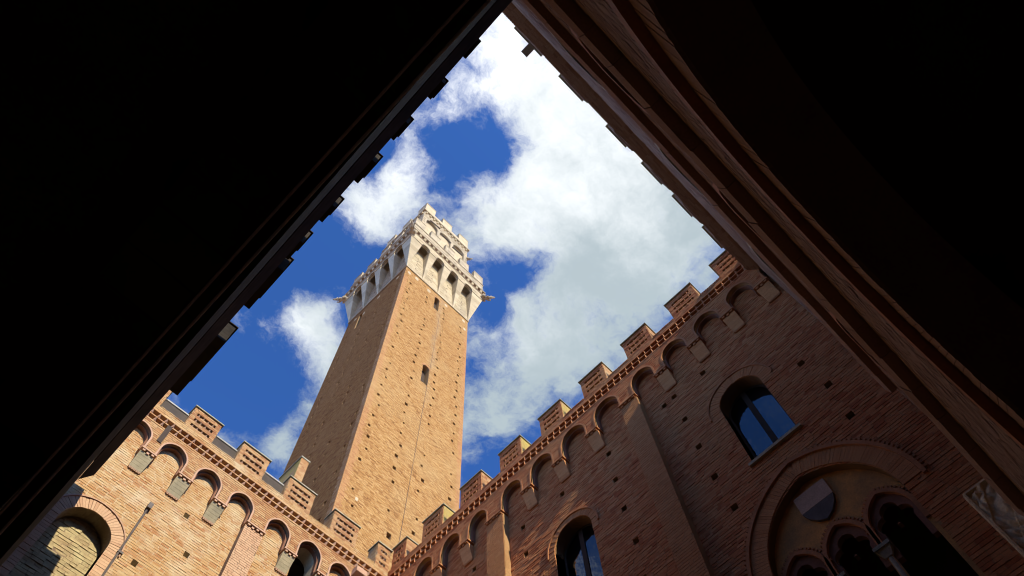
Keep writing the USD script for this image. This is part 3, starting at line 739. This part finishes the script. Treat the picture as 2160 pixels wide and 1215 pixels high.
for z0, z1, p in ((8.95, 9.2, .17), (12.95, 13.2, .14)):
    put(TD, 'string_course', G().box(-1.2, XB - .1, dm - .01, dm + p - .03, z0 + .01, z1 - .01), 'shade_trim', frD)
    u = -1.2
    while u < XB - .3:
        L = rng.uniform(.45, .8); q = rng.uniform(-.012, .012); e = min(u + L, XB - .1)
        put(TD + '/' + ('string_course' if z0 < 10 else 'string_course_001'), 'moulding_stone', G().hull([(a, d, z) for a in (u + .004, e - .004) for d, z in ((dm, z0 + q * .3), (dm + p + q, z0 + q * .3), (dm + p + q, z1 - .08), (dm + p + .05 + q, z1 - .05), (dm + p + .05 + q, z1 + q * .3), (dm, z1 + q * .3))], (rng.random(), .5, 0)), 'shade_ring', frD)
        u = e
for k, o in enumerate(wD + wE):
    x0, z0, x1, z1 = o.bounds
    W = put(TD, 'window', G().prism(o.buffer(.16).difference(o).intersection(sbox(x0 - .2, z0, x1 + .2, z1 + .3)), dm - .1, dm + .05), 'grey_stone' if k < 3 else 'red_trim', frD)
    put(W, 'pane', G().prism(o, dm - .45, dm - .44), 'pane', frD)
    put(W, 'dark_room', G().prism(o.buffer(.3), dm - 1.2, dm - 1.1).prism(o.buffer(.3).difference(o.buffer(.1)), dm - 1.1, dm - .601), 'dark_interior', frD)
    put(W, 'sill', G().box(x0 - .15, x1 + .15, dm - .05, dm + .1, z0 - .1, z0 - .002), 'grey_stone', frD)
put(TD, 'rain_spout', G().box(1.41, 1.64, -.3, .37, 22.95, 23.12).box(1.45, 1.6, -.3, .36, 23.121, 23.2), 'lead_grey', frD)
# closed arcade behind the arches
put(TD, 'arcade_vault', G().box(-1.2, 11, -7.2, -7.0, GROUND, 7).box(-1.2, 11, -7, -.901, 6.8, 7.0).box(-1.4, -1.2, -7, -.9, GROUND, 7).box(11, 11.2, -7.2, -.9, GROUND, 7), 'dark_vault_plaster', frD)
put(TD, 'roof_slab', G().box(-1.2, 11, -7.2, -.561, 21.6, 21.8), 'eave_board', frD)
put(TD, 'back_wall', G().box(-1.2, 11, -7.4, -7.2, 7, 21.8), 'shade_wall_brick', frD)

# ------------------------------------------------------------------ wing C: straight overhead on the left, almost edge on
K = .025
SC = .82
frC = lambda p: SC * np.stack([.24 + K * p[:, 0] + p[:, 1], p[:, 0] - K * p[:, 1], p[:, 2]], 1)
TC = thing('palace_wing', (0, 7.5, GROUND), 'nearly black wing with projecting merlons filling the left of the view', 'building')
merC = [(.46, 1.06, .08), (1.98, 2.57, .14), (3.55, 4.2, .125), (5.07, 5.92, .17), (6.93, 7.57, .145), (8.5, 9.22, .12), (9.62, 11.38, .225), (12.8, 15.4, .34)]
capsC = [(-.9 + 1.5 * i, -.9 + 1.5 * i + .55, 0) for i in range(12)]
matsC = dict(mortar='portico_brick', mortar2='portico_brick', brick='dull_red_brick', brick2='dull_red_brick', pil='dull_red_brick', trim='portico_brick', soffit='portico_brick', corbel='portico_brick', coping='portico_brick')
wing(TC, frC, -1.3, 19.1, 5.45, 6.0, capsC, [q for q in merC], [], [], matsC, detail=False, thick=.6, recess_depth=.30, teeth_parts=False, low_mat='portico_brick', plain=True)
idn = lambda p: SC * p
YE, GC = 19.2, GROUND / SC
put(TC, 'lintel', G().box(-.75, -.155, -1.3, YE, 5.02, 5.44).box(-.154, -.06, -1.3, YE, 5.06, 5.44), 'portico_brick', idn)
put(TC, 'roll_moulding', G().tube((-.155, -1.3, 5.02), (-.155, YE, 5.02), .011, 12), 'lit_roll_edge', idn)
put(TC, 'roll_moulding', G().tube((-.055, -1.3, 5.06), (-.055, YE, 5.06), .011, 12), 'lit_roll_edge', idn)
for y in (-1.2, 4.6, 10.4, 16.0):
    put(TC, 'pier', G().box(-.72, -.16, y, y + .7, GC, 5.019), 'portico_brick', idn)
put(TC, 'portico_vault', G().box(-8.2, -8, -1.3, YE, GC, 6).box(-8, -.751, -1.3, YE, 5.6, 5.8).box(-8, -.3, -1.5, -1.3, GC, 6).box(-8, -.3, YE, YE + .2, GC, 6), 'dark_vault_plaster', idn)
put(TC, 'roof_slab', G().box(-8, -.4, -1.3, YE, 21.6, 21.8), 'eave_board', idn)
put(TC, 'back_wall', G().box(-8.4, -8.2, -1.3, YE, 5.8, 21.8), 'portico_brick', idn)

# ------------------------------------------------------------------ the lone merlon behind wing A
TR = thing('parapet_block', (6.6, 17.9, 21.4), 'lichen-stained brick merlon standing behind the sunlit wing left of the tower foot', 'parapet')
put(TR, 'block', G().box(6.43, 6.8, 17.2, 18.6, 21.4, 26.42), 'lichen_brick')
put(TR, 'coping', G().box(6.39, 6.84, 17.16, 18.64, 26.421, 26.5), 'coping_stone')
g = G()
for z in np.arange(21.5, 26.38, .095):
    u = 6.43
    while u < 6.79:
        L = rng.choice([.13, .25]); g.box(u + .004, min(u + L, 6.8), 17.188, 17.2, z + .005, z + .09, (rng.random(), .5, 0)); u += L
put(TR, 'brick_course', g, 'orange_brick', kind='stuff')

# ------------------------------------------------------------------ the tower
TX, TY, S1, S2, TH, HB = 10.939, 22.324, 8.714, 8.881, .012, 72.4
e1 = np.array([math.cos(TH), math.sin(TH), 0]); e2 = np.array([-math.sin(TH), math.cos(TH), 0]); T0 = np.array([TX, TY, 0])
frT = lambda p: T0 + p[:, :1] * e1 + p[:, 1:2] * e2 + p[:, 2:] * [0, 0, 1]                    # u, v, z from the near corner
frT1 = lambda p: T0 + p[:, :1] * e1 - p[:, 1:2] * e2 + p[:, 2:] * [0, 0, 1]                   # sunlit face
frT2 = lambda p: T0 + p[:, :1] * e2 - p[:, 1:2] * e1 + p[:, 2:] * [0, 0, 1]                   # shaded face
TT = thing('bell_tower', (TX + 4.4, TY + 4.4, GROUND), 'tall square brick tower with white stone machicolated crown and belfry', 'tower')


def tower_face(fr, s, cols, slots, start, seed, bias=0.0):
    holes = []
    for ci, c in enumerate(cols):
        z = start + .4 * (ci % 2)
        while z < 70.5:
            if rng.random() > .14:
                k = rng.uniform(.6, 1.25)
                a, b = c + rng.uniform(-.16, .16), z + rng.uniform(-.16, .16)
                holes.append(sbox(a - .11 * k, b - .14 * k, a + .11 * k, b + .14 * k))
            z += 1.36
    holes = [h for h in holes if not any(h.intersects(q.buffer(.25)) for q in slots)]
    reg = sbox(0, 14, s, HB)
    return reg, holes, unary_union(holes + slots)


slot1 = [arch(4.4, .31, 68.25, 71.0), arch(4.38, .34, 52.4, 55.1)]
slot1.append(sbox(3.55, 33.2, 3.85, 33.65))
slot2 = [sbox(6.3, 67.6, 6.9, 71.2)]
pinkf1 = lambda u, z: np.where((u < .45) | (u > S1 - .35), .5, .0) * (z < 70)
pinkf2 = lambda u, z: np.where(u < .4, .25, .0)
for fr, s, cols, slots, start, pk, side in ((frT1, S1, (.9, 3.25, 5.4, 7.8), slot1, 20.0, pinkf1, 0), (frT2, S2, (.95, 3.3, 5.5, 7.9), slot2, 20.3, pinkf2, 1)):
    reg, holes, cut = tower_face(fr, s, cols, slots, start, 3)
    a0 = 0.0 if side == 0 else .5
    st = None
    face = put(TT, 'shaft_face', G().prism(sbox(a0, 14, s, HB).difference(cut), -.5, -.012), 'tower_mortar', fr)
    V, t, c = bricks(reg.difference(cut).buffer(-.0005), 0, course=.095, stretch=.29, gap=.014, deep=.02, jit=.005, corner=.0025, pink=pk)
    u_, z_ = V[:, 4:, 0].mean(1), V[:, 4:, 2].mean(1)
    run = np.exp(-((u_ - (5.0 - .012 * (72 - z_)) - .15 * np.sin(z_ * .9)) / .3) ** 2) * np.clip((z_ - 44) / 16, 0, 1) * rng.uniform(.2, 1, len(u_)) if side == 0 else 0 * u_
    t[:, 1] = .45 * run
    c.t = [np.array(q) * [1, 0, 1] for q in c.t]
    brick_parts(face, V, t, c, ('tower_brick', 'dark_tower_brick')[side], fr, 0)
    if side == 0:
        for q, w in ((slot1[0], .31), (slot1[1], .34)):
            x0, z0, x1, z1 = q.bounds
            put(face, 'slot_arch', ring_bricks(G(), (x0 + x1) / 2, w + .003, w + .16, z1 - w, 0, -.1, .02, pink=.8, stained=0), 'tower_brick', fr)
put(TT, 'shaft_core', G().box(.501, S1, .501, S2, GROUND, HB), 'dark_interior', frT)
put(TT, 'shaft_foot', G().box(.02, S1 - .01, .02, .5, GROUND, 14), 'lower_brick', frT)
put(TT, 'lightning_cable', G().tube((4.95, .03, 68), (4.75, .03, 55), .011, 5).tube((4.75, .03, 55), (4.2, .03, 20), .011, 5), 'iron', frT1)
# patched stones
for (u, z, w) in ((.5, 71.4, .3), (1.5, 71.6, .35), (3.2, 71.3, .35), (5.6, 71.5, .3), (8.1, 71.6, .3), (8.3, 69.7, .25), (1.2, 34.3, .15), (3.7, 31.4, .17), (5.3, 30.3, .16)):
    put(TT, 'patch_stone', G().prism(shapely.Point(u, z).buffer(w, 3).intersection(sbox(u - w * .6, z - w, u + w * .6, z + w)), -.05, .012), 'travertine', frT1)
for (u, z, w) in ((1.2, 71.3, .25), (4.0, 71.0, .3), (6.1, 70.3, .3), (7.6, 71.3, .25)):
    put(TT, 'patch_stone', G().prism(shapely.Point(u, z).buffer(w, 3).intersection(sbox(u - w * .6, z - w, u + w * .6, z + w)), -.05, .012), 'travertine', frT2)


def square(g, o, z0, z1, o2=None):
    """A slab round the tower, o beyond the brick face (o2 at its top)."""
    o2 = o if o2 is None else o2
    return g.hull([(u, v, z) for a, z in ((o, z0), (o2, z1)) for u in (-a, S1 + a) for v in (-a, S2 + a)])


def frame4(g, o, t, z0, z1):
    """Four walls of thickness t, outer faces o beyond the brick face, butted at the corners."""
    g.box(-o, S1 + o, -o, -o + t, z0, z1); g.box(-o, S1 + o, S2 + o - t, S2 + o, z0, z1)
    g.box(-o, -o + t, -o + t + .002, S2 + o - t - .002, z0, z1); g.box(S1 + o - t, S1 + o, -o + t + .002, S2 + o - t - .002, z0, z1)
    return g


OM, HM = 1.074, 78.68
put(TT, 'string_course', square(G(), .09, HB + .001, HB + .16), 'weathered_travertine', frT)
# stone blocks behind the corbels
for fr, s, a0 in ((frT1, S1, 0.0), (frT2, S2, .1)):
    st = put(TT, 'crown_wall', G().box(a0, s, -.4, .0, HB + .161, 80.2), 'travertine', fr)
    hl = [sbox(a - .07, z - .1, a + .07, z + .1) for a in (1.07, 3.27, 5.45, 7.65) for z in (74.0, 75.2, 76.3, 77.3)]
    V, t, c = bricks(sbox(a0, HB + .165, s, 78.6).difference(unary_union(hl)), .022, course=.36, stretch=.8, gap=.04, jit=.012, deep=.03)
    t[:, 1] = 0; brick_parts(st, V, t, c, 'travertine_block', fr, 0, rest='ashlar_blocks')
    g = G()
    for h in hl:
        x0, z0, x1, z1 = h.bounds
        g.box(x0, x1, .002, .006, z0, z1)  # thin dark plates; the shade inside each opening is painted on
    put(st, 'dark_hole_plate', g, 'dark_interior', fr, kind='stuff')
put(TT, 'crown_core', G().box(.41, S1 - .01, .41, S2 - .01, HB + .161, 84), 'dark_interior', frT)
edgesU = {}
for fr, s in ((frT1, S1), (frT2, S2)):
    mids = [s * k / 4 for k in (1, 2, 3)]
    for u in mids:
        lev = np.linspace(0, 1, 9)
        for k in range(8):
            a, b = lev[k], lev[k + 1]
            P = []
            for q, zz in ((a, HB + .17 + (HM - HB - .17) * a + .013), (b, HB + .17 + (HM - HB - .17) * b - .013)):
                w, d = .05 + .46 * q, .03 + (OM - .03) * q
                P += [(u - w, .0, zz), (u + w, .0, zz), (u - w, d, zz), (u + w, d, zz)]
            if k == 0:
                par = put(TT, 'corbel', G().hull(P), 'travertine', fr)
            else:
                put(par, 'corbel_block', G().hull(P, (rng.random(), 0, 0)), 'travertine_block', fr)
        put(par, 'cap_moulding', G().box(u - .56, u + .56, .0, OM + .05, HM, HM + .08), 'weathered_travertine', fr)
# corner corbels
for cu, cv, su, sv in ((0, 0, 1, 1), (S1, 0, -1, 1), (0, S2, 1, -1)):
    lev = np.linspace(0, 1, 9)
    par = None
    for k in range(8):
        P = []
        for q, dz in ((lev[k], .013), (lev[k + 1], -.013)):
            zz = HB + .17 + (HM - HB - .17) * q + dz
            o, w = .03 + (OM - .03) * q, .04 + .45 * q
            for x, y in ((-o, -o), (w, -o), (w, .0), (0.0, w), (-o, w)):
                P.append((cu + su * x, cv + sv * y, zz))
        if par is None:
            par = put(TT, 'corner_corbel', G().hull(P), 'travertine', frT)
        else:
            put(par, 'corbel_block', G().hull(P, (rng.random(), 0, 0)), 'travertine_block', frT)
    P = [(cu + su * x, cv + sv * y, z) for x, y in ((-OM - .05, -OM - .05), (.54, -OM - .05), (.54, 0), (0, .54), (-OM - .05, .54)) for z in (HM, HM + .08)]
    put(par, 'cap_moulding', G().hull(P), 'weathered_travertine', frT)
# the band of arches that the corbels carry
for fr, s, a0, a1 in ((frT1, S1, -OM, S1 + OM), (frT2, S2, -OM + .36, S2 + OM)):
    ops = []
    for k in range(4):
        lo = .49 if k == 0 else s * k / 4 + .51
        hi = s - .49 if k == 3 else s * (k + 1) / 4 - .51
        ops.append(arch((lo + hi) / 2, (hi - lo) / 2, HM + .079, HM + .25))
    ab = put(TT, 'arch_band', G().prism(sbox(a0, HM + .081, a1, 80.5).difference(unary_union(ops)), OM - .35, OM), 'travertine', fr)
    rg = sbox(a0, HM + .085, a1, 80.45).difference(unary_union([o.buffer(.135) for o in ops]))
    V, t, c = bricks(rg.buffer(-.002), OM + .012, course=.33, stretch=.75, gap=.035, jit=.008, deep=.02)
    brick_parts(ab, V, t, c, 'travertine_block', fr, 0, rest='ashlar_blocks')
    V, t, c = bricks(sbox(a0 - .04 if fr is frT1 else a0 + .04, 81.26, a1 + .04, 83.59), 1.13, course=.38, stretch=.9, gap=.035, jit=.01, deep=.02)
    brick_parts(TT, V, t, c, 'grey_block', fr, 0, rest='parapet_blocks')
    for o in ops:
        put(ab, 'arch_ring', G().prism(o.buffer(.13).difference(o).intersection(sbox(-9, HM + .09, 20, 90)), OM - .1, OM + .03), 'travertine', fr)
        x0, z0, x1, z1 = o.bounds
        put(ab, 'tie_rod', G().tube((x0 - .1, OM - .1, HM + .32), (x1 + .1, OM - .1, HM + .32), .02, 6), 'iron', fr)
put(TT, 'arch_band', frame4(G(), OM, .3, 80.0, 80.5) if False else G().box(S1, S1 + OM - .001, .36, S2 + OM, HM + .081, 80.5).box(.36, S1, S2, S2 + OM - .001, HM + .081, 80.5), 'travertine', frT)
put(TT, 'machicolation_floor', square(G(), OM - .36, 80.2, 80.49), 'weathered_travertine', frT)
# cornice with modillions
cn = put(TT, 'cornice', square(G(), OM + .06, 80.501, 80.62), 'weathered_travertine', frT)
put(cn, 'bed', square(G(), OM + .02, 80.621, 81.05), 'soffit_brick', frT)  # dark colour paints the shade in the gaps between the modillions
put(cn, 'cornice_slab', square(G(), 1.36, 81.051, 81.25), 'weathered_travertine', frT)
for fr, s in ((frT1, S1), (frT2, S2)):
    n = 16
    for k in range(n):
        u = -OM + (s + 2 * OM) * (k + .5) / n
        put(cn, 'modillion', G().hull([(uu, d, z) for uu in (u - .15, u + .15) for d, z in ((OM + .02, 80.64), (OM + .12, 80.64), (1.31, 80.9), (1.31, 81.045), (OM + .02, 81.045))]), 'travertine', fr)
    for z in (81.9, 82.9, 83.7):
        pass
put(TT, 'crown_parapet', frame4(G(), 1.12, .4, 81.251, 83.6), 'weathered_travertine', frT)
put(TT, 'crown_coping', frame4(G(), 1.2, .52, 83.601, 83.75), 'weathered_travertine', frT)
MW = 1.45
for fr, s in ((frT1, S1), (frT2, S2)):
    L = s + 2 * 1.12
    for k in range(5):
        a = -1.12 + (L - MW) * k / 4
        if fr is frT2 and k == 0:
            a0_, w_ = a + .42, MW - .42
        else:
            a0_, w_ = a, MW
        mp = put(TT, 'crown_merlon', G().box(a0_, a0_ + w_, .72, 1.12, 83.751, 86.15), 'weathered_travertine', fr)
        put(mp, 'coping', G().box(a0_ - .03, a0_ + w_ + .03, .68, 1.17, 86.151, 86.3), 'weathered_travertine', fr)
# belfry, set back from the crown
OB = -.36
bf = put(TT, 'belfry', G().box(-OB + .3, S1 + OB - .3, -OB + .3, S2 + OB - .3, 81, 99.3), 'travertine', frT)
for fr, s in ((frT1, S1), (frT2, S2)):
    lo, hi = -OB, s + OB
    big = [arch(lo + (hi - lo) * q, .98, 82, 94.6, .1) for q in (.2, .5, .8)]
    x0 = lo if fr is frT1 else lo + .3
    wp = put(bf, 'belfry_wall', G().prism(sbox(x0, 81.2, hi, 98.2).difference(unary_union(big)), OB - .299, OB), 'weathered_travertine', fr)
    V, t, c = bricks(sbox(x0, 81.3, hi, 97.2).difference(unary_union([o.buffer(.23) for o in big])).buffer(-.002), OB + .012, course=.4, stretch=.9, gap=.035, jit=.012, deep=.02)
    brick_parts(wp, V, t, c, 'grey_block', fr, 0, rest='ashlar_blocks')
    for o in big:
        put(wp, 'arch_ring', G().prism(o.buffer(.22).difference(o).intersection(sbox(-9, 90, 20, 99)), OB - .1, OB + .07), 'weathered_travertine', fr)
    for k in range(12):
        u = lo + (hi - lo) * (k + .5) / 12
        put(wp, 'modillion', G().box(u - .13, u + .13, OB, OB + .2, 97.3, 97.9), 'travertine', fr)
put(bf, 'belfry_cornice', G().box(-OB - .22, S1 + OB + .22, -OB - .22, S2 + OB + .22, 98.201, 98.6), 'weathered_travertine', frT)
put(bf, 'belfry_parapet', G().box(-OB - .02, S1 + OB + .02, -OB - .02, S2 + OB + .02, 98.601, 100.1), 'travertine', frT)
for fr, s in ((frT1, S1), (frT2, S2)):
    lo, hi = -OB, s + OB
    for k in range(3):
        w = 1.7
        a = lo + (hi - lo - w) * k / 2
        if fr is frT2 and k == 0:
            a0_, w_ = a + .55, w - .55
        else:
            a0_, w_ = a, w
        mp = put(bf, 'belfry_merlon', G().box(a0_, a0_ + w_, OB - .5, OB + .01, 100.101, 102.5), 'travertine', fr)
        put(TT, 'belfry_merlon_coping', G().box(a0_ - .04, a0_ + w_ + .04, OB - .54, OB + .06, 102.501, 102.68), 'weathered_travertine', fr)
put(TT, 'iron_rod', G().tube((3.0, 1.5, 99), (3.0, 1.5, 105.4), .05, 6), 'iron', frT)
for z, a, b in ((92.2, 1.0, 2.6), (90.6, 3.2, 4.6), (89.8, 5.0, 6.6)):
    put(TT, 'bell_beam', G().tube((a, .6, z), (b, .75, z - .4), .09, 8), 'iron', frT1)


def gargoyle(cu, cv, du, dv, z, size=1.0):
    """A crouching beast leaning out from a corner: body, haunch, neck, head with open muzzle, ears, forelegs."""
    D = np.array([du, dv, 0]) / math.hypot(du, dv); Sd = np.array([-D[1], D[0], 0]); U = np.array([0, 0, 1.0]); O = np.array([cu, cv, z])

    def pt(a, b, c):
        return O + size * (a * D + b * Sd + c * U)

    def chain(g, pts):
        for (p, r), (q, s) in zip(pts[:-1], pts[1:]):
            sp = []
            for c, rr in ((p, r), (q, s)):
                m = trimesh.creation.icosphere(1, rr * size); sp.append(m.vertices + pt(*c))
            g.hull(np.vstack(sp))
    g = G()
    chain(g, [((-.3, 0, 0), .3), ((.25, 0, .02), .27), ((.7, 0, .05), .2), ((.95, 0, .12), .17), ((1.12, 0, .14), .16)])
    chain(g, [((1.12, 0, .15), .14), ((1.42, 0, .1), .075)])
    chain(g, [((1.12, 0, .06), .1), ((1.36, 0, -.04), .05)])
    for s in (-1, 1):
        chain(g, [((1.05, s * .1, .25), .06), ((1.0, s * .14, .4), .02)])
        chain(g, [((.62, s * .2, -.05), .11), ((.75, s * .22, -.2), .08), ((.95, s * .2, -.22), .07)])
        chain(g, [((.1, s * .26, -.02), .18), ((.3, s * .3, -.18), .1)])
        g.hull([pt(.1, s * .2, .25), pt(.5, s * .25, .3), pt(.15, s * .42, .5), pt(-.1, s * .3, .2), pt(.1, s * .3, .15)])
    put(TT, 'gargoyle', g, 'weathered_travertine', frT)


for cu, cv, du, dv in ((-OM, -OM, -1, -1), (S1 + OM, -OM, 1, -1), (-OM, S2 + OM, -1, 1)):
    gargoyle(cu, cv, du, dv, 79.55)
gargoyle(S1 + OB, -OB, 1, -1, 94.4, .55)
